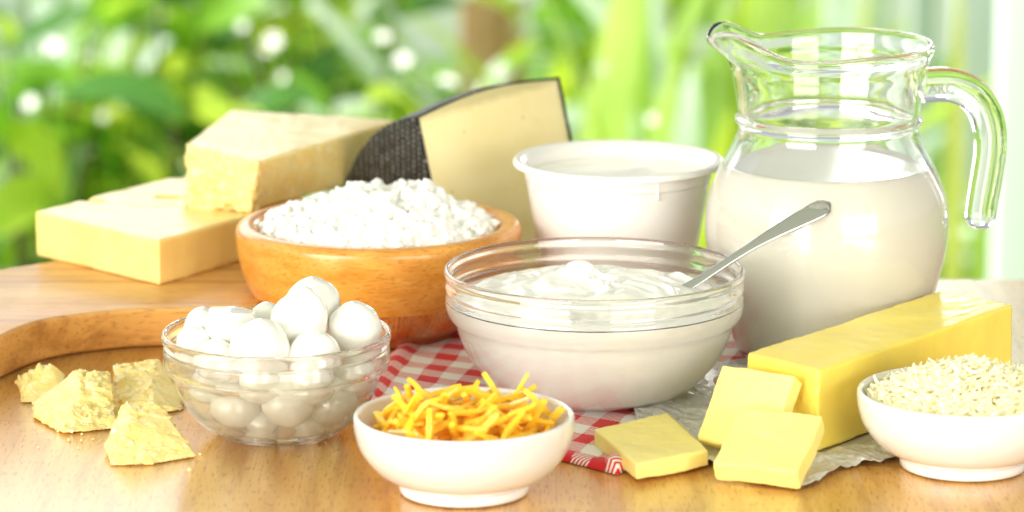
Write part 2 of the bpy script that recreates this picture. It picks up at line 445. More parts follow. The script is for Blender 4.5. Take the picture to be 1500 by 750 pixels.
def spout(c):
    w = sm(.177, .1935, c.z)
    if c.z > .16: c = Vector((c.x, c.y, .16+(c.z-.16)*1.12))
    if w <= 0: return c
    a = math.atan2(c.y, c.x); d = abs(abs(a)-pi)
    g = exp(-(d/.42)**2); g2 = exp(-((d-.34)/.34)**2)
    side = exp(-((d-1.15)/.5)**2)
    r = c.xy.length; rn = r+w*w*(.0125*g)-w*.0035*exp(-((d-.80)/.26)**2)
    zz = c.z+w*w*(.0100*g2-.0030*side)
    return Vector((c.x*rn/r, c.y*rn/r, zz))
jb = lathe(outer+inner, 160, 4, deform=spout)
link('body', jb, GLASS, jroot)
# handle
def hp(px, py): 
    p = onY(px, py, JG.y)-JG; return p
path = spline([hp(1334,128), hp(1362,126), hp(1392,126), hp(1420,136), hp(1441,158), hp(1452,190), hp(1453,225), hp(1447,265), hp(1441,300), hp(1436,339)], 6)
def hs(i, t):
    wdt = .0115-.0015*t; th = .0088-.0022*t
    e = 1.0
    if t > .93: e = sqrt(max(.01, 1-((t-.93)/.07)**2))
    if t < .08: e = 1+.25*(1-t/.08)
    out = []
    for k in range(20):
        a = 2*pi*k/20; ca, sa = cos(a), sin(a)
        out.append((wdt*.95*e*math.copysign(abs(ca)**.6, ca), th*e*math.copysign(abs(sa)**.6, sa)))
    return out
hd = link('handle', sweep(path, hs, up=Vector((0,-1,0))), GLASS, jroot)
# the sweep's side axis lies in the picture plane here, so swap: width runs in depth
tx = bpy.data.curves.new('t', 'FONT'); tx.body = 'ARC'; tx.size = .0082; tx.extrude = .0004; tx.offset = .00012; tx.align_x = 'CENTER'; tx.align_y = 'CENTER'
to = bpy.data.objects.new('t', tx); COL.objects.link(to)
dg = bpy.context.evaluated_depsgraph_get(); dg.update(); tme = bpy.data.meshes.new_from_object(to.evaluated_get(dg)); bpy.data.objects.remove(to)
tme.name = 'lettering'
FROST = simple('frosted_letters', (.38,.42,.42), .6)
tme.materials.append(FROST)
lt = bpy.data.objects.new('lettering', tme); COL.objects.link(lt); lt.parent = hd
lt.location = hp(1377,129)+Vector((0,-.0094,0)); lt.rotation_euler = (R(90),0,0)
mi = [(r+.0004, z_) for r, z_ in inner if z_ < .1210][::-1]
mk = link('milk', lathe(mi+[(.0618,.1212),(.055,.1203),(.03,.1202),(0,.1202)], 128, 3), MILK, loc=JG)
tag(mk, 'white milk filling the glass jug up to its shoulder', 'milk')

# ------------------------------------------------------------------ glass bowls
def glass_bowl(outer, inner, loc, label):
    o = link('glass_bowl', lathe(outer+inner, 144, 4), GLASS, loc=loc)
    tag(o, label, 'bowl'); return o
YB = at(870, 582); YB.z = 0
yo = [(0,.0016),(.034,.0014),(.0395,.0016),(.046,.0035),(.0595,.010),(.0735,.0250),(.0805,.040),(.0825,.0472),(.0862,.0508),(.0880,.0560),(.0880,.0620),(.0870,.0648),(.0882,.0675),(.0882,.0705),(.0878,.0735),(.0889,.0762),(.0885,.0785),(.0870,.0792)]
yi = [(.0856,.0780),(.0852,.0700),(.0848,.0600),(.0835,.0545),(.0800,.0490),(.0780,.0405),(.0710,.0262),(.0575,.0125),(.044,.0065),(0,.006)]
glass_bowl(yo, yi, YB, 'large clear glass bowl of yogurt with a spoon, standing on the gingham cloth')
yin = [(r+.0004, z_) for r, z_ in yi if z_ < .061][::-1]
bm = lathe(yin, 144, 4)
# top surface
NR, NS = 110, 144
def yh(x, y):
    r = sqrt(x*x+y*y)/.0852
    h = .0605+.0085*(1-r**2.2)
    h += .0060*exp(-(((x+.008)/.013)**2+((y-.020)/.012)**2))
    p = Vector((x*16+1.7*noise.noise(Vector((x*22, y*22, 3))), y*26+1.5*noise.noise(Vector((x*20, y*20, 9))), 0))
    k = 1-sm(.75, .98, r)
    h += k*.0032*(1-abs(noise.noise(p)))**2 - .0016*k
    h += k*.0016*(1-abs(noise.noise(p*2.1+Vector((5,2,1)))))**3
    th = math.atan2(y, x)
    h += .0007*sin(26*r+2*th+3*noise.noise(Vector((x*25, y*25, 0))))*k*sm(.1,.4,r)
    return h
grid = []
for i in range(NR+1):
    r = .0852*i/NR
    grid.append([bm.verts.new((r*cos(2*pi*k/NS), r*sin(2*pi*k/NS), yh(r*cos(2*pi*k/NS), r*sin(2*pi*k/NS)))) for k in range(NS if i else 1)])
for i in range(NR):
    for k in range(NS):
        k2 = (k+1) % NS
        if i == 0: bm.faces.new((grid[0][0], grid[1][k], grid[1][k2]))
        else: bm.faces.new((grid[i][k], grid[i+1][k], grid[i+1][k2], grid[i][k2]))
bmesh.ops.create_uvsphere(bm, u_segments=24, v_segments=16, radius=1, matrix=Matrix.Translation((-.0085,.016,.0755)) @ Matrix.Diagonal((.0085,.0060,.0042,1)))
bmesh.ops.remove_doubles(bm, verts=bm.verts, dist=.00002)
yg = link('yogurt', bm, YOG, loc=YB); tag(yg, 'thick white yogurt swirled in the large glass bowl', 'yogurt')
# spoon
S1 = at(1075, 381, .0805); S0 = at(1003, 423, .0655)
dv = (S1-S0)
tip = S1+dv*1.98
start = S0-dv*.55
pth = [start+(tip-start)*k/40 for k in range(41)]
for k, p in enumerate(pth):
    t = k/40; p.z += .0022*sin(pi*min(1, max(0, (t-.25)/.75)))
def ss(i, t):
    w = .0027+.0034*sm(.45, .95, t)+.0012*(1-sm(0, .3, t)); th = .00125
    if t > .94: w *= sqrt(max(.03, 1-((t-.94)/.062)**2))
    return [(w*cos(2*pi*k/20), th*math.copysign(abs(sin(2*pi*k/20))**.7, sin(2*pi*k/20))) for k in range(20)]
m = M('steel'); v = m.co()
STEEL = m.surf(m.bsdf((.50,.51,.53), m.math('ADD', m.math('MULTIPLY', m.noise(v, 300, 3), .12), .16), Metallic=1.0))
upv = Vector((-.35,-.75,.55)).normalized()
sbm = sweep(pth, ss, up=upv)
bmesh.ops.create_uvsphere(sbm, u_segments=24, v_segments=12, radius=1, matrix=Matrix.Translation(start-dv.normalized()*.016) @ dv.to_track_quat('X','Z').to_matrix().to_4x4() @ Matrix.Diagonal((.02,.012,.003,1)))
sp_ = link('spoon', sbm, STEEL); tag(sp_, 'steel spoon leaning on the yogurt bowl rim, handle upward', 'spoon')

MB_ = at(407, 635); MB_.z = 0
mo = [(0,.0012),(.028,.0010),(.0325,.0013),(.037,.0035),(.0485,.0125),(.0560,.0250),(.0588,.0340),(.0612,.0375),(.0638,.0400),(.0645,.0440),(.0645,.0500),(.0637,.0520),(.0646,.0545),(.0653,.0575),(.0649,.0600),(.0636,.0605)]
mi_ = [(.0624,.0590),(.0618,.0520),(.0614,.0440),(.0598,.0400),(.0570,.0355),(.0540,.0255),(.0462,.0142),(.034,.0065),(0,.005)]
glass_bowl(mo, mi_, MB_, 'small clear glass bowl full of mozzarella balls in cloudy brine')
m = M('cloudy_brine')
dif = m.bsdf((.985,.965,.83), .1, Subsurface_Weight=.0, Subsurface_Radius=(1,.9,.6), Subsurface_Scale=.01)
tr = m.n('BsdfTransparent', None, Color=(1,.995,.95,1)).outputs[0]
mx = m.n('MixShader', None, Fac=.76); m.t.links.new(dif, mx.inputs[1]); m.t.links.new(tr, mx.inputs[2])
BRINE = m.surf(mx.outputs[0])
bi = [(r+.0004, z_) for r, z_ in mi_ if z_ < .0403][::-1]
br_ = link('brine', lathe(bi+[(.0600,.0412),(.058,.0405),(.03,.0403),(0,.0403)], 96, 2), BRINE, loc=MB_)
tag(br_, 'cloudy pale brine around the lower mozzarella balls', 'brine')
# mozzarella balls: (px, py, radius px, dY, style)
def mozz(px, py, rp, Y, style, label, seed):
    c = onY(px, py, Y); s = FPX/((Y-CAM.y)*cos(PITCH)-(c.z-CAM.z)*sin(PITCH)); r = rp/s
    bm = bmesh.new(); bmesh.ops.create_icosphere(bm, subdivisions=5, radius=1)
    rn = random.Random(seed); tilt = Euler((rn.uniform(-.5,.5), rn.uniform(-.6,.6), rn.uniform(0,6))).to_matrix()
    for v in bm.verts:
        p = v.co.copy(); q = tilt @ p
        k = 1+.05*fbm(p*1.2+Vector((seed, 0, 0)), 2)
        if style == 1:      # pulled, pinched top with a soft ridge
            k += .26*sm(.35, 1, q.z)*(1-abs(q.x)*.8) - .12*sm(.2,.7,abs(q.x))*sm(.1,.8,q.z)
        if style == 2:      # flat torn side
            k2 = q.z; 
            if k2 > .55: k *= 1-.75*(k2-.55)
            k += .06*exp(-((q.z-.55)/.08)**2)
        if style == 3:      # fold
            k += .10*sm(-.05,.05, q.z+.25*sin(q.x*3))*(.6-.4*q.z)
        v.co = p*r*k
    o = link('mozzarella_ball', bm, MOZZ, loc=c)
    return tag(o, label, 'mozzarella', 'mozzarella balls in the small glass bowl')
balls = [
 (458,447,41,-.462,0,'mozzarella ball at the back, topmost of the bowl'),
 (438,472,43,-.486,1,'pinched pointed mozzarella ball just in front of the topmost one'),
 (381,510,44,-.512,0,'big round smooth mozzarella ball at the middle front'),
 (338,475,37,-.484,2,'mozzarella ball with a flattened facet and ridge, left of the centre'),
 (520,480,39,-.478,0,'smooth upright mozzarella ball at the right rim'),
 (461,522,37,-.510,3,'wet shiny folded mozzarella ball between the round front ball and the right one'),
 (297,478,28,-.470,0,'mozzarella ball showing behind the left rim'),
 (390,466,24,-.455,0,'mozzarella ball peeking out between two taller ones at the back'),
 (283,503,26,-.490,0,'half hidden mozzarella ball low against the left rim'),
 (318,530,33,-.503,3,'mozzarella ball behind the glass at the left front'),
 (345,598,38,-.496,0,'sunken mozzarella ball at the bottom left of the brine'),
 (422,588,39,-.512,1,'sunken mozzarella ball in the middle of the brine'),
 (487,592,38,-.498,0,'sunken mozzarella ball at the bottom right of the brine'),
 (520,552,31,-.492,0,'mozzarella ball under the right rim behind the glass'),
 (383,558,33,-.513,0,'sunken mozzarella ball just under the brine surface, below the big round front ball'),
 (455,560,34,-.512,2,'sunken mozzarella ball just under the brine surface, below the shiny folded one'),
 (383,626,25,-.498,0,'lowest sunken mozzarella ball left of the bowl bottom'),
 (455,628,25,-.498,0,'lowest sunken mozzarella ball right of the bowl bottom'),
 (303,566,26,-.491,0,'sunken mozzarella ball touching the left side of the glass'),
]
for k, (px, py, rp, Y, stl, lb) in enumerate(balls): mozz(px, py, rp, Y, stl, lb, k*3+1)

# ------------------------------------------------------------------ porcelain bowls
def porcelain(px, py, label):
    c = at(px, py); c.z = .0008
    o = link('porcelain_bowl', lathe([(0,.003),(.030,.003),(.0315,.0002),(.0345,.0002),(.0352,.0030),(.0345,.0048),(.0365,.0062),(.0470,.0125),(.0555,.0230),(.0588,.0330),(.0594,.0395),(.0590,.0420),(.0576,.0428),(.0562,.0415),(.0556,.0370),(.0520,.0240),(.0430,.0140),(.030,.0090),(0,.0080)], 144, 4), PORC, loc=c)
    tag(o, label, 'bowl'); return o, c
pb1, C1 = porcelain(680, 720, 'small white porcelain bowl of orange cheddar strips at the table front')
pb2, C2 = porcelain(1411, 683, 'small white porcelain bowl of pale grated cheese beside the butter')

def inner_r(z):
    pr = [(.008,.0),(.009,.030),(.014,.043),(.024,.052),(.037,.0556),(.0428,.0562)]
    for (z0,r0),(z1,r1) in zip(pr, pr[1:]):
        if z <= z1: return r0+(r1-r0)*(z-z0)/(z1-z0)
    return .0562
CHED = cheese_mat('cheddar', rgb(255,203,44), rgb(255,212,66), .35, .1, 60, 500, .15)
CHED2 = cheese_mat('cheddar_pale', rgb(255,230,165), rgb(255,220,130), .35, .35, 60, 500, .15)
rnd = random.Random(11); protos = []
for k in range(9):
    L = rnd.uniform(.018, .037); w = rnd.uniform(.0013, .0018); h = w*rnd.uniform(.6, .85); bend = rnd.uniform(-.0012, .0012); b2 = rnd.uniform(-.0006,.0006)
    pts = [Vector((L*(t/14-.5), bend*(1-(2*t/14-1)**2)+b2*sin(t*.6), b2*cos(t*.5))) for t in range(15)]
    bm = sweep(pts, lambda i, t: [(w*a*(.8+.2*sin(pi*t)), h*b*(.8+.2*sin(pi*t))) for a, b in ((-1,-1),(1,-1),(1,1),(-1,1))])
    for v in bm.verts: v.co += Vector((0, noise.noise(v.co*500+Vector((k,0,0))), noise.noise(v.co*480)))*.00025
    me = bpy.data.meshes.new('cheddar_strip'); bm.to_mesh(me); bm.free()
    me.materials.append(CHED2 if k == 8 else CHED); protos.append((me, L))
n = 0; tries = 0
while n < 290 and tries < 14000:
    tries += 1
    lay = n/290
    me, L = protos[8] if rnd.random() < .07 and lay > .5 else protos[rnd.randrange(8)]
    r = .049*sqrt(rnd.random()); a = rnd.uniform(0, 2*pi)
    zc = .018+(.0235+.0095*(1-(r/.05)**2))*lay+rnd.uniform(-.0015,.0015)
    tilt = rnd.gauss(0, .28) if rnd.random() < .78 or lay < .6 else rnd.uniform(.5, 1.15)*rnd.choice((-1, 1))
    yaw = rnd.uniform(0, 2*pi)
    c = Vector((r*cos(a), r*sin(a), zc+(abs(sin(tilt))*L*.2 if lay > .6 else 0)))
    d = Vector((cos(yaw)*cos(tilt), sin(yaw)*cos(tilt), sin(tilt)))
    ok = True
    for s in (-.5, .5):
        e = c+d*L*s
        if e.z < .0435 and e.xy.length > inner_r(e.z)-.002: ok = False
        if e.z >= .0435 and e.xy.length > .0545: ok = False
        if e.z < .011: ok = False
    if not ok: continue
    o = bpy.data.objects.new('cheddar_strip', me); COL.objects.link(o)
    o.location = C1+c; q = d.to_track_quat('X', 'Z'); o.rotation_mode = 'QUATERNION'
    from mathutils import Quaternion
    o.rotation_quaternion = q @ Quaternion((1,0,0), rnd.uniform(0, 6.28))
    tag(o, 'thin orange cheddar strip lying loose in the front porcelain bowl' if me is not protos[8][0] else 'thin pale almost white cheese strip among the orange cheddar ones', 'cheese strip', 'orange cheddar strips in the porcelain bowl' if me is not protos[8][0] else 'pale strips among the cheddar')
    n += 1

# grated cheese
rnd = random.Random(5); bm = bmesh.new()
m = M('grated_cheese'); p_ = m.bsdf((.99,.95,.70), .4) 
GR = m.surf(p_)
for k in range(5200):
    r = .0535*sqrt(rnd.random()); a = rnd.uniform(0, 2*pi); x, y = r*cos(a), r*sin(a)
    t = rnd.random()**.5
    hx = x-.004
    dome = .0405+.0170*max(0, 1-(sqrt(hx*hx+y*y)/.046)**2)**.8+.003*noise.noise(Vector((x*60, y*60, 0)))
    zc = .028+(dome-.028)*t
    if r > inner_r(min(zc,.0428))-.002: continue
    L = rnd.uniform(.005, .014); w = rnd.uniform(.0004, .0009); th = .00025
    yaw = rnd.uniform(0, 2*pi); tl = rnd.gauss(0, .24)
    d = Vector((cos(yaw)*cos(tl), sin(yaw)*cos(tl), sin(tl))); sd = Vector((-sin(yaw), cos(yaw), 0)); bend = rnd.uniform(-.0045, .0045); bz = rnd.uniform(-.0015,.0025)
    c = Vector((x, y, zc)); ok = True
    for s in (-.5, .5):
        e = c+d*L*s
        if e.z < .043 and e.xy.length > inner_r(e.z)-.001: ok = False
    if not ok: continue
    pts = [c+d*L*(u/6-.5)+sd*bend*(1-(2*u/6-1)**2)+Vector((0,0,bz*(2*u/6-1)**2)) for u in range(7)]
    tw = rnd.uniform(-.8, .8)
    sweep(pts, lambda i, t: [((w*a*cos(tw+t)-th*b*sin(tw+t))*(.35+.65*sin(pi*min(.95,max(.05,t)))), (w*a*sin(tw+t)+th*b*cos(tw+t))) for a, b in ((-1,-1),(1,-1),(1,1),(-1,1))], bm)
hm = [(0,.05),(.02,.0475),(.038,.0385),(.047,.0345),(.0515,.031),(.050,.024),(.042,.015),(0,.0095)]
b2 = lathe([(r_, z_-.0012 if z_ > .02 else z_) for r_, z_ in hm], 48, 1); me = bpy.data.meshes.new('x'); b2.to_mesh(me); b2.free(); bm.from_mesh(me)
bmesh.ops.recalc_face_normals(bm, faces=bm.faces)
gr = link('grated_cheese', bm, GR, loc=C2, smooth=False)
tag(gr, 'fluffy heap of fine pale grated cheese in the right porcelain bowl', 'grated cheese', kind='stuff')

# ------------------------------------------------------------------ gingham cloth
L_, T_, R_, F_ = at(520,600), at(612,468), at(1170,505), at(905,697)
def quad(u, v): return (L_*(1-u)+F_*u)*(1-v)+(T_*(1-u)+R_*u)*v
ew, eh = (F_-L_).length, (T_-L_).length
NU, NV = 190, 170; vs_, fs_ = [], []
for j in range(NV+1):
    for i in range(NU+1):
        u, v = i/NU, j/NV
        u2 = u; v2 = v
        p = quad(u2, v2)
        de = v*eh; dl = u*ew; dr_ = (1-u)*ew
        zz = .0010+.0028*exp(-((de-.005)/.005)**2)+.0045*exp(-((dr_-.006)/.006)**2)*(1-sm(.0,.5,v))+.003*exp(-((dl-.006)/.005)**2)
        zz += .0016*max(0, noise.noise(Vector((p.x*45, p.y*45, 2))))*(1-sm(.02,.06,min(de,dl,dr_)))
        if v == 0 or u == 0 or u == 1: zz = .0005
        wob = .0025*noise.noise(Vector((p.x*30, p.y*30, 5)))
        vs_.append((p.x+wob, p.y-wob, zz))
for j in range(NV):
    for i in range(NU):
        a = j*(NU+1)+i; fs_.append((a, a+1, a+NU+2, a+NU+1))
m = M('gingham'); uv = m.n('UVMap', {'uv_map': 'UV'}).outputs[0]
sp = m.n('SeparateXYZ', None, Vector=uv)
S = .0132
def stripe(sock, period):  # 1 in the first half of each period
    fr_ = m.math('FRACT', m.math('DIVIDE', sock, period)); return m.math('LESS_THAN', fr_, .5)
a = stripe(sp.outputs['X'], 2*S); b = stripe(sp.outputs['Y'], 2*S)
tw = m.math('FRACT', m.math('DIVIDE', m.math('SUBTRACT', sp.outputs['X'], m.math('MULTIPLY', sp.outputs['Y'], 1.0)), .0027))
tw = m.math('LESS_THAN', tw, .5)
both = m.math('MULTIPLY', a, b); either = m.math('MAXIMUM', a, b)
red = m.math('MAXIMUM', both, m.math('MULTIPLY', either, tw))
c = m.mix(red, (.86,.84,.81), rgb(218,0,14))
wv = m.n('TexWave', {'bands_direction': 'DIAGONAL'}, Vector=uv, Scale=520.0, Distortion=.5).outputs['Fac']
GING = m.surf(m.bsdf(c, .85, Normal=m.bump(wv, .0004, .5), Sheen_Weight=.15))
cl = link('gingham_cloth', (vs_, fs_), GING)
uvl = cl.data.uv_layers.new(name='UV')
for lp in cl.data.loops:
    i = lp.vertex_index % (NU+1); j = lp.vertex_index//(NU+1); uvl.data[lp.index].uv = (i/NU*ew, j/NV*eh)
sd_ = cl.modifiers.new('s', 'SOLIDIFY'); sd_.thickness = .0008; sd_.offset = 1
tag(cl, 'red and white gingham cloth spread under the yogurt bowl', 'cloth')

# ------------------------------------------------------------------ butter
BUT = cheese_mat('butter', rgb(255,231,108), rgb(253,225,96), .34, .2, 12, 260, .10, rad=(1,.75,.2), scale=.012)
BUT2 = cheese_mat('butter_cut', rgb(255,238,146), rgb(254,232,132), .34, .2, 14, 260, .10, rad=(1,.8,.3), scale=.012)
ZU = .0498
tp = [at(1093,517,ZU), at(1199,543,ZU), at(1485,447,ZU), at(1375,433,ZU)]
# keep the block right-angled
u1 = (tp[1]-tp[0]); a2 = (tp[2]-tp[1]); a2 = a2.normalized(); Lb = .208
tp = [tp[0], tp[1], tp[1]+a2*Lb, tp[0]+a2*Lb]
bb = link('butter_block', prism(tp, [Vector((p.x, p.y, .0026)) for p in tp]), BUT)
remesh(bb, .0016, 3)
p1 = tp[1]
def f(p, n):
    d = n*(fbm(p*22, 3)*.0010+fbm(p*160, 2)*.00012)
    s = (p-p1).dot(a2)
    if n.z > .6 and s > Lb-.075: d += n*.0005*sm(Lb-.075, Lb-.05, s)*abs(fbm(Vector((p.dot(a2)*40, p.dot(a2.cross(Vector((0,0,1))))*140, 0)), 4))
    if n.z < .3 and abs(s) < .003: d += n*.0007*fbm(p*220, 3)
    return d
displace(bb, f)
tag(bb, 'long yellow butter block lying on its silver wrapper', 'butter')
def slab(corner, e1, e2, l1, l2, th, label, seed):
    """corner = lower bottom corner; face normal e1 x e2"""
    e1 = e1.normalized(); e2 = (e2-e1*e2.dot(e1)).normalized(); n = e1.cross(e2)
    P0 = corner+n*th
    t = [P0, P0+e1*l1, P0+e1*l1+e2*l2, P0+e2*l2]
    o = link('butter_slice', prism(t, [p-n*th for p in t]), BUT2); remesh(o, .0009, 3)
    displace(o, lambda p, nn_: nn_*(fbm(p*28+Vector((seed,0,0)), 3)*.0011+fbm(p*170, 3)*.00018))
    return tag(o, label, 'butter', 'cut butter slices')
# flat slice
zA = .0115
q0, q1, q2, q3 = at(932,680,zA), at(1039,659,zA), at(978,605,zA), at(871,628,zA)
o = link('butter_slice', prism([q0,q1,q2,q3], [Vector((p.x,p.y,.0022)) for p in (q0,q1,q2,q3)]), BUT2); remesh(o, .0009, 3)
displace(o, lambda p, n: n*(fbm(p*28, 3)*.0011+fbm(p*170, 3)*.00018))
tag(o, 'butter slice lying flat over the edge of the gingham cloth', 'butter', 'cut butter slices')
aB = R(56); e1 = Vector((.82,-.57,0)).normalized(); nh = Vector((-e1.y, e1.x, 0))
slab(at(1034,655,.0028), e1, nh*cos(aB)+Vector((0,0,sin(aB))), .047, .046, .0115, 'butter slice propped upright against the end of the butter block', 3)
aC = R(25); e1 = Vector((.925,-.38,0)).normalized(); nh = Vector((-e1.y, e1.x, 0))
slab(at(1049,703,.0018), e1, nh*cos(aC)+Vector((0,0,sin(aC))), .0475, .0490, .0120, 'butter slice in front, tilted up against the upright slice', 5)

# ------------------------------------------------------------------ wrapper
poly = [(916,584),(960,566),(1005,549),(1060,536),(1100,533),(1200,520),(1330,545),(1360,600),(1316,677),(1290,683),(1262,684),(1225,694),(1196,712),(1168,720),(1150,716),(1120,708),(1035,684),(1005,675),(975,668),(950,650),(935,628),(926,606)]
PW = [at(*p) for p in poly]
def inside(x, y):
    c_ = False; n_ = len(PW)
    for i in range(n_):
        a_, b_ = PW[i], PW[i-1]
        if (a_.y > y) != (b_.y > y) and x < (b_.x-a_.x)*(y-a_.y)/(b_.y-a_.y)+a_.x: c_ = not c_
    return c_
bm = bmesh.new(); vv = [bm.verts.new(p) for p in PW]; bm.faces.new(vv)
bmesh.ops.triangulate(bm, faces=bm.faces)
wr = link('butter_wrapper', bm, None) if False else None
me = bpy.data.meshes.new('w'); bm.to_mesh(me); bm.free()
bm = bmesh.new(); st_ = .0017; xs = [p.x for p in PW]; ys = [p.y for p in PW]; cache = {}
def pv(i, j):
    if (i, j) not in cache: cache[i, j] = bm.verts.new((min(xs)+i*st_, min(ys)+j*st_, 0))
    return cache[i, j]
for i in range(int((max(xs)-min(xs))/st_)+1):
    for j in range(int((max(ys)-min(ys))/st_)+1):
        if inside(min(xs)+(i+.5)*st_, min(ys)+(j+.5)*st_): bm.faces.new((pv(i,j), pv(i+1,j), pv(i+1,j+1), pv(i,j+1)))
# snap the ragged border onto the outline
bord = [v for v in bm.verts if v.is_boundary]
for v in bord:
    best = None
    for i in range(len(PW)):
        a_, b_ = PW[i-1], PW[i]; ab = b_-a_; t = max(0, min(1, (v.co-a_).dot(ab)/ab.length_squared)); q = a_+ab*t; d = (q-v.co).length
        if best is None or d < best[0]: best = (d, q)
    v.co = best[1]
bmesh.ops.triangulate(bm, faces=bm.faces)
tipL = PW[0]
def ridge(p, s): return (1-abs(noise.noise(p*s)))**3
buc = Vector((0,0,0))
for v in bm.verts:
    p = v.co.copy(); w = Vector((p.x, p.y, 0))
    s = (w-Vector((tp[0].x, tp[0].y, 0))).dot(a2); side = (w-Vector((tp[0].x, tp[0].y, 0))).dot(u1.normalized())
    # distance outside of the butter / slices footprint
    under = (1-sm(0, .012, max(-s, 0, s-Lb)))*(1-sm(0, .006, max(-side, side-u1.length, 0)))
    dL = (w-Vector((tipL.x, tipL.y, 0))).length
    free = (1-under)
    z_ = .0018+free*(.0026*ridge(Vector((p.x, p.y, .3)), 55)+.0016*ridge(Vector((p.x+.4, p.y, .9)), 130)+.0008*noise.noise(p*260))
    z_ += .010*(1-sm(.0, .055, dL))
    if w.x > .13 and w.y < -.55: z_ = .0014+(z_-.0014)*.75
    z_ = min(z_, .0020+.0055*sm(.0, .02, abs(w.x-.125)) if w.x > .07 else 1)
    v.co.z = z_
m = M('foil_paper'); v = m.co()
nz = m.noise(v, 190, 5, .65, .6)
vr = m.n('TexVoronoi', {'feature': 'DISTANCE_TO_EDGE'}, Vector=v, Scale=130.0).outputs['Distance']
FOIL = m.surf(m.bsdf((.66,.66,.63), .34, Metallic=.35, Normal=m.bump(m.math('ADD', nz, m.math('MULTIPLY', m.ramp(vr, [(0,0),(.25,1)]), .35)), .0016, .55)))
wr = link('butter_wrapper', bm, FOIL)
sd_ = wr.modifiers.new('s', 'SOLIDIFY'); sd_.thickness = .00025
tag(wr, 'crumpled silver white paper wrapper spread beneath the butter', 'wrapper')

# ------------------------------------------------------------------ parmesan chunks
PARM = cheese_mat('parmesan', rgb(255,234,164), rgb(251,216,124), .5, .2, 130, 600, .5, speck=(260, rgb(255,250,222)), rad=(1,.7,.25), scale=.006)
def chunk(base, up, label, seed, amp=1.0):
    pts = [at(px, py, .0006) for px, py in base]
    for px, py, Yp in up:
        b_ = at(px, Yp, 0); pts.append(onY(px, py, b_.y))
    o = link('parmesan_chunk', hull(pts), PARM); remesh(o, .0008, 2)
    sx = Vector((seed*1.7, seed*.3, 0))
    def f(p, n):
        vd = noise.voronoi(p*150+sx)[0]; vd2 = noise.voronoi(p*330+sx)[0]
        cp1 = noise.voronoi(Vector((p.x, p.y, p.z*1.7))*170+sx)[1][0]; cp2 = noise.voronoi(p*380+sx)[1][0]
        r = noise.noise(cp1*2.3)*.0026+noise.noise(cp2*2.9)*.0006+(.3-vd2[0])*.0004+fbm(p*60+sx, 4)*.0014
        k = .12+.88*sm(-.12, .25, noise.noise(n*1.6+sx))     # some faces crumbly, some smooth
        d = n*r*k*amp*1.25
        if p.z < .003: d *= .5
        if p.z+d.z < .0004: d.z = .0004-p.z
        return d
    displace(o, f)
    return tag(o, label, 'parmesan', 'broken parmesan chunks on the table')
chunk([(30,590),(28,562),(60,585),(88,560),(95,590)], [(28,551,566),(50,548,566),(72,530,568),(97,549,572),(40,575,585)], 'small parmesan chunk at the far left, behind the biggest one', 1)
chunk([(50,600),(48,612),(92,635),(170,628),(175,600),(110,575)], [(48,590,600),(80,568,590),(110,543,585),(160,541,585),(165,560,600),(122,560,605),(50,608,614),(92,632,637)], 'jagged parmesan chunk lying across the small left one', 2, 1.1)
chunk([(172,600),(168,575),(225,608),(268,600),(272,585),(240,560)], [(166,534,560),(232,524,556),(246,545,568),(266,585,592),(222,590,604),(180,590,600)], 'blocky parmesan chunk leaning beside the small glass bowl', 3)
chunk([(155,658),(162,682),(220,681),(289,669),(262,645),(190,640)], [(178,592,640),(236,593,640),(193,615,658),(155,648,662),(284,660,667),(176,640,662)], 'triangular parmesan chunk standing alone nearest to the front', 4, 1.1)
rnd = random.Random(8)
for k in range(26):
    px, py = (rnd.gauss(120, 45), rnd.uniform(615, 660)) if k < 17 else (rnd.uniform(225, 300), rnd.uniform(640, 690))
    if 150 < px < 292 and 636 < py < 686: continue
    p = at(px, py, .0008); r = rnd.uniform(.0004, .0011)
    bm = bmesh.new(); bmesh.ops.create_icosphere(bm, subdivisions=2, radius=r)
    for v in bm.verts: v.co *= 1+.5*noise.noise(v.co*900+Vector((k,0,0)))
    o = link('cheese_crumb', bm, PARM, loc=p); tag(o, 'tiny parmesan crumb scattered on the table by the broken chunks', 'crumb', 'parmesan crumbs on the table')

# ------------------------------------------------------------------ garden behind
GZ = -1.0
m = M('lawn'); v = m.co(); c = m.mix(m.ramp(m.noise(v, 2.2, 4), [(.35,0),(.65,1)]), (.10,.24,.03), (.22,.36,.06))
LAWN = m.surf(m.bsdf(c, .9))
gd = link('ground', ([(-60,-30,GZ),(60,-30,GZ),(60,90,GZ),(-60,90,GZ)], [(0,1,2,3)]), LAWN, smooth=False); tag(gd, 'green lawn', None, kind='structure')
def leaf_mat(name, c, tr, rough=.35, mixf=.5):
    m = M(name); v = m.co(); k = m.noise(v, 9, 3)
    cc_ = m.mix(m.ramp(k, [(.3,0),(.7,1)]), c, tuple(x*1.35 for x in c)); tt = m.mix(m.ramp(k, [(.3,0),(.7,1)]), tr, tuple(min(1,x*1.25) for x in tr))
    p = m.bsdf(cc_, rough, Specular_IOR_Level=.6); t = m.n('BsdfTranslucent', None, Color=tt).outputs[0]
    mx = m.n('MixShader', None, Fac=mixf); m.t.links.new(p, mx.inputs[1]); m.t.links.new(t, mx.inputs[2]); return m.surf(mx.outputs[0])
LG = leaf_mat('leaf_green', (.16,.34,.03), (.42,.72,.05))
LY = leaf_mat('leaf_lime', (.40,.56,.05), (.78,.95,.10))
LD = leaf_mat('leaf_dark', (.06,.17,.03), (.18,.40,.04), .3, .35)
LP = leaf_mat('leaf_silver', (.62,.74,.64), (.65,.78,.60), .3, .4)
LB = leaf_mat('blade_green', (.32,.50,.10), (.62,.82,.20), .4)
LB2 = leaf_mat('blade_yellow', (.52,.56,.12), (.85,.86,.24), .4)
BARK = simple('bark', (.10,.07,.045), .9)
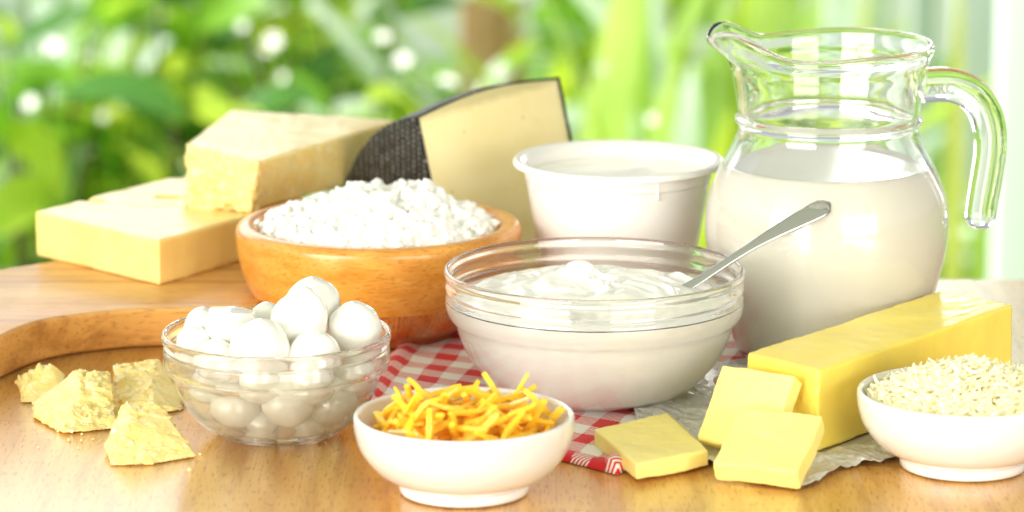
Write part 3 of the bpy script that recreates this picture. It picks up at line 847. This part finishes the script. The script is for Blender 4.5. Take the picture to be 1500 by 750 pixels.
def leaf(bm, base, d, up, L, w, droop, mi_=0, seg=5):
    d = d.normalized(); side = d.cross(up)
    if side.length < 1e-3: side = Vector((1,0,0))
    side.normalize(); prev = None; p = base.copy(); dd = d.copy()
    for k in range(seg+1):
        t = k/seg; ww = w*max(.04, sin(pi*min(1, t*.93+.05))**.75)*.5
        nrm = side.cross(dd).normalized()
        row = [bm.verts.new(p-side*ww+nrm*ww*.25), bm.verts.new(p), bm.verts.new(p+side*ww+nrm*ww*.25)]
        if prev:
            for a_ in (0, 1):
                f_ = bm.faces.new((prev[a_], prev[a_+1], row[a_+1], row[a_])); f_.material_index = mi_
        prev = row; p = p+dd*(L/seg); dd = (dd+Vector((0,0,-droop/seg))).normalized()
def shrub(x, y, h, spread, n, L, wr_, mats, weights, label, seed):
    rn = random.Random(seed); root = empty('leafy_shrub', (x, y, GZ), label, 'shrub', 'leafy shrubs in the garden')
    bm = bmesh.new(); sb = bmesh.new()
    nb_ = 9
    tips = []
    for k in range(nb_):
        a = rn.uniform(0, 6.28); r = spread*sqrt(rn.random()); hh_ = h*rn.uniform(.6, 1)
        pts = [Vector((0,0,0)), Vector((r*.3*cos(a), r*.3*sin(a), hh_*.5)), Vector((r*cos(a), r*sin(a), hh_))]
        sp__ = spline(pts, 5); sweep(sp__, lambda i, t: [(.008*(1-.7*t)*cos(q), .008*(1-.7*t)*sin(q)) for q in (0,1.26,2.5,3.77,5.0)], sb); tips.append(sp__)
    for k in range(n):
        s = rn.choice(tips); p = s[rn.randrange(3, len(s))] + Vector((rn.gauss(0,.05), rn.gauss(0,.05), rn.gauss(0,.04)))*spread*4
        p.z = max(.03, min(h*1.1, p.z))
        a = rn.uniform(0, 6.28); el = rn.uniform(-.5, .8); d = Vector((cos(a)*cos(el), sin(a)*cos(el), sin(el)))
        l_ = L*rn.uniform(.6, 1.25)
        mi2 = rn.choices(range(len(mats)), weights)[0]
        leaf(bm, p, d, Vector((rn.gauss(0,.4), rn.gauss(0,.4), 1)), l_, l_*wr_*rn.uniform(.8,1.2), rn.uniform(.3, 1.2), mi2)
    link('foliage', bm, mats, root); link('stem', sb, BARK, root)
def xw(px, Y): return (px-750)/FPX*((Y-CAM.y)/cos(PITCH))*1.02
specs = [ # px, Y, h, spread, n, leaf, ratio, mats, weights, label
 (60,3.0,.72,.20,70,.17,.5,[LG,LY,LD],[3,4,3],'leafy green shrub at the left edge of the garden'),
 (215,3.4,.82,.22,80,.16,.55,[LY,LG,LD],[4,3,2],'lime green sunlit shrub behind the cheese blocks'),
 (350,2.9,.70,.20,75,.16,.55,[LG,LY,LD],[3,3,4],'green shrub with dark leaves above the hard cheese wedge'),
 (520,3.5,.80,.22,80,.18,.5,[LG,LY,LD],[3,2,4],'broad dark green shrub behind the black rinded wedge'),
 (440,4.6,.92,.30,90,.20,.5,[LY,LG,LP],[3,3,1],'tall bright shrub far behind the cheese wedge'),
 (150,4.8,.92,.30,90,.20,.5,[LY,LG,LP],[4,2,1],'far yellow green shrub at the left of the garden'),
 (600,2.7,.66,.16,60,.13,.5,[LG,LP,LY],[3,3,1],'green shrub at the foot of the wooden post'),
 (900,4.0,.78,.22,80,.17,.45,[LG,LY,LP],[3,3,2],'fresh green shrub behind the plastic cup'),
 (740,2.6,.62,.15,60,.12,.5,[LG,LY,LP],[3,2,2],'low green shrub between the aged wedge and the cup'),
]
for k, s in enumerate(specs): shrub(xw(s[0], s[1]), *s[1:], 40+k)
def bladeplant(px, Y, n, L, w, mats, wts, label, seed, lean=.75):
    rn = random.Random(seed); root = tag(link('arching_plant', bmesh.new(), mats), label, 'plant', 'long leaved plants in the garden')
    root.location = (xw(px, Y), Y, GZ)
    bm = bmesh.new()
    for k in range(n):
        a = rn.uniform(0, 6.28); el = pi/2-abs(rn.gauss(0, lean)); d = Vector((cos(a)*cos(el), sin(a)*cos(el), sin(el)))
        leaf(bm, Vector((rn.gauss(0,.03), rn.gauss(0,.03), 0)), d, Vector((cos(a+1.57),sin(a+1.57),.3)).cross(d), L*rn.uniform(.6,1.2), w*rn.uniform(.7,1.3), rn.uniform(.3,1.5), rn.choices(range(len(mats)), wts)[0], 10)
    bm.to_mesh(root.data); bm.free(); root.data.shade_smooth()
bl_ = [
 (820,3.4,18,1.0,.085,[LP,LB],[3,2],'plant with pale silvery arching leaves behind the cup'),
 (960,3.2,18,.90,.06,[LB,LY,LP],[3,2,2],'dense upright green bladed plant between the cup and the jug'),
 (1100,4.0,18,1.05,.07,[LP,LY,LB],[3,2,1],'bright bladed plant behind the jug spout'),
 (1250,4.6,9,1.0,.05,[LP,LB2],[3,2],'bladed plant behind the body of the jug'),
 (1395,3.0,10,.85,.045,[LB2,LB],[3,2],'yellow green arching plant beyond the jug handle'),
 (-12,3.2,14,.80,.11,[LP,LG],[3,1],'pale blue green arching plant just beyond the board at the left edge'),
 (20,3.9,16,.95,.10,[LP,LG],[5,1],'plant with broad pale arching leaves at the far left'),
]
for k, s in enumerate(bl_): bladeplant(*s, 70+k)
# white flower shapes stand in for bright sun glints on the leaves
GLINT = simple('petal', (.92,.93,.90), .4)
rnd = random.Random(21)
fl_ = [(78,68),(400,60),(390,78),(413,114),(150,170),(128,85),(355,38),(655,120),(560,55),(955,175),(880,100),(30,290),(45,150),(590,90)]
for k, (px, py) in enumerate(fl_):
    Y = rnd.uniform(2.6, 3.2); p = onY(px, py, Y); root = empty('white_glint', p, 'white flower catching sunlight among the blurred leaves', 'glint', 'white glint shapes among the leaves')
    bm = bmesh.new(); s = rnd.uniform(.008, .016); tl = Euler((rnd.uniform(.2,1.3), 0, rnd.uniform(-.6,.6)))
    for q in range(6):
        a = q*pi/3; leaf(bm, Vector((0,0,0)), Vector((cos(a), sin(a), .35)), Vector((0,0,1)), s, s*.85, .5, 0, 4)
    f_ = link('glint_shape', bm, GLINT, root); f_.rotation_euler = tl
    sb = bmesh.new(); sweep(spline([Vector((0,0,0)), Vector((.01,.03,-.15)), Vector((.0,.05,GZ-p.z))], 6), lambda i, t: [(.0015*cos(q), .0015*sin(q)) for q in (0,1.57,3.14,4.71)], sb)
    link('stem', sb, LG, root)
# post, wall, door frame
POSTM = wood_mat('post_wood', rgb(206,158,116), rgb(160,112,74), rgb(226,188,150), 'z', .3, .7, None, 0)
Y = 4.4; x0 = xw(722, Y)
pr_ = empty('wooden_post', (x0, Y, GZ), 'brown wooden post standing behind the shrubs', 'post')
o = link('post', boxbm(-.062,.062,-.06,.06,0,1.9), POSTM, pr_, smooth=False); bevel(o, .008)
o = link('base', boxbm(-.085,.085,-.085,.085,0,.09), POSTM, pr_, smooth=False); bevel(o, .008)
m = M('pale_render'); v = m.co(); WALLM = m.surf(m.bsdf(m.mix(m.noise(v, 3, 4), (.80,.84,.82), (.90,.92,.90)), .9))
wl = link('garden_wall', boxbm(-3.5, 4.5, 7.2, 7.35, GZ, 1.2), WALLM, smooth=False); tag(wl, 'pale rendered wall at the far end of the garden', 'wall')
WHT = simple('white_paint', (.70,.78,.79), .5); GLS = simple('pane_glass', (.55,.62,.62), .1)
dr0 = empty('glazed_door', (xw(1452,2.2), 2.2, GZ), 'white framed glazed door at the right edge of the garden', 'door')
o = link('frame', boxbm(-.012,.11,-.03,.03,0,2.1), WHT, dr0, smooth=False); bevel(o, .004)
bm = boxbm(.60,.68,-.03,.03,0,2.1); boxbm(.11,.60,-.029,.029,0,.16,bm); boxbm(.11,.60,-.029,.029,2.0,2.1,bm); boxbm(.11,.60,-.02,.02,.9,.96,bm)
o = link('rail', bm, WHT, dr0, smooth=False); bevel(o, .004)
link('pane', boxbm(.1102,.5998,-.004,.004,.1602,1.9998), GLS, dr0, smooth=False)
for px, Y, w in ((1205,5.6,.085),(1420,5.2,.13),(1330,5.9,.06),(22,3.6,.10)):
    o = link('white_pole', boxbm(-w/2,w/2,-w/2,w/2,0,2.0), WHT, loc=(xw(px,Y),Y,GZ), smooth=False); bevel(o,.004)
    tag(o, {1205:'white square pole behind the jug neck',1420:'white square pole beyond the jug handle',1330:'white square pole behind the jug handle joint',22:'white square pole at the far left of the garden'}[px], 'pole', 'white garden poles')

# ------------------------------------------------------------------ light
w = bpy.data.worlds.new('World'); scn.world = w; w.use_nodes = True
nt = w.node_tree; bg = nt.nodes['Background']
sky = nt.nodes.new('ShaderNodeTexSky'); sky.sky_type = 'NISHITA'; sky.sun_disc = False
SEL, SAZ = 50, -97      # elevation; azimuth from +Y towards -X
sky.sun_elevation = R(SEL); sky.sun_rotation = R(SAZ); sky.dust_density = 3.0; sky.air_density = .7
hs_ = nt.nodes.new('ShaderNodeHueSaturation'); hs_.inputs['Saturation'].default_value = .28
nt.links.new(sky.outputs[0], hs_.inputs['Color']); nt.links.new(hs_.outputs[0], bg.inputs[0]); bg.inputs[1].default_value = .12
ld = bpy.data.lights.new('sun', 'SUN'); ld.energy = 4.6; ld.angle = R(18); ld.color = (1,.95,.87)
lo_ = bpy.data.objects.new('sun', ld); COL.objects.link(lo_)
sd = Vector((sin(R(SAZ))*cos(R(SEL)), cos(R(SAZ))*cos(R(SEL)), sin(R(SEL))))
lo_.rotation_euler = sd.to_track_quat('Z', 'Y').to_euler()
def area(name, loc, tgt, sx, sy, e, col):
    a_ = bpy.data.lights.new(name, 'AREA'); a_.shape = 'RECTANGLE'; a_.size = sx; a_.size_y = sy; a_.energy = e; a_.color = col
    o_ = bpy.data.objects.new(name, a_); COL.objects.link(o_); o_.location = loc
    o_.rotation_euler = (Vector(loc)-Vector(tgt)).to_track_quat('Z', 'Y').to_euler()
# added unseen white fabric awning above the table: shades the sun and glows softly
m = M('diffuser_fabric'); p_ = m.bsdf((.82,.81,.78), .9); t_ = m.n('BsdfTranslucent', None, Color=(.45,.44,.42,1)).outputs[0]
mx = m.n('MixShader', None, Fac=.5); m.t.links.new(p_, mx.inputs[1]); m.t.links.new(t_, mx.inputs[2]); DIFFM = m.surf(mx.outputs[0])
aw = link('diffuser', ([(-4.2,-3.6,1.5),(1.8,-3.6,1.5),(1.8,.5,1.9),(-4.2,.5,1.9)], [(0,1,2,3)]), DIFFM, smooth=False)
tag(aw, 'added out-of-frame white fabric awning stretched above the table', 'diffuser')
area('front_left_fill', (-2.7,-3.7,.85), (0,-.3,.06), 3.2, 1.7, 165, (1,.955,.88))  # added unseen lamp, fills the front faces from the left
area('front_right_fill', (2.2,-4.4,.8), (0,-.3,.06), 2.8, 1.5, 105, (1,.94,.85))  # added fill lamp that lifts the right-hand faces
area('low_back_glare', (1.05,2.6,.55), (.2,-.2,0), 1.1, .30, 16, (1,.98,.95))  # added low lamp behind, puts pale glare on the table's back right
area('back_left_glare', (-1.3,2.6,1.25), (-.1,-.4,0), 2.2, 1.2, 19, (1,.98,.95))  # added lamp behind left, for glare on the tabletop and cheese tops

scn.view_settings.view_transform = 'Standard'; scn.view_settings.look = 'None'; scn.view_settings.gamma = 1
scn.view_settings.exposure = .38
scn.render.engine = 'CYCLES'
cy = scn.cycles; cy.use_denoising = True; cy.max_bounces = 32; cy.transmission_bounces = 28; cy.transparent_max_bounces = 16; cy.diffuse_bounces = 14; cy.glossy_bounces = 24
cy.caustics_refractive = True; cy.caustics_reflective = True; cy.sample_clamp_indirect = 40; cy.blur_glossy = .5
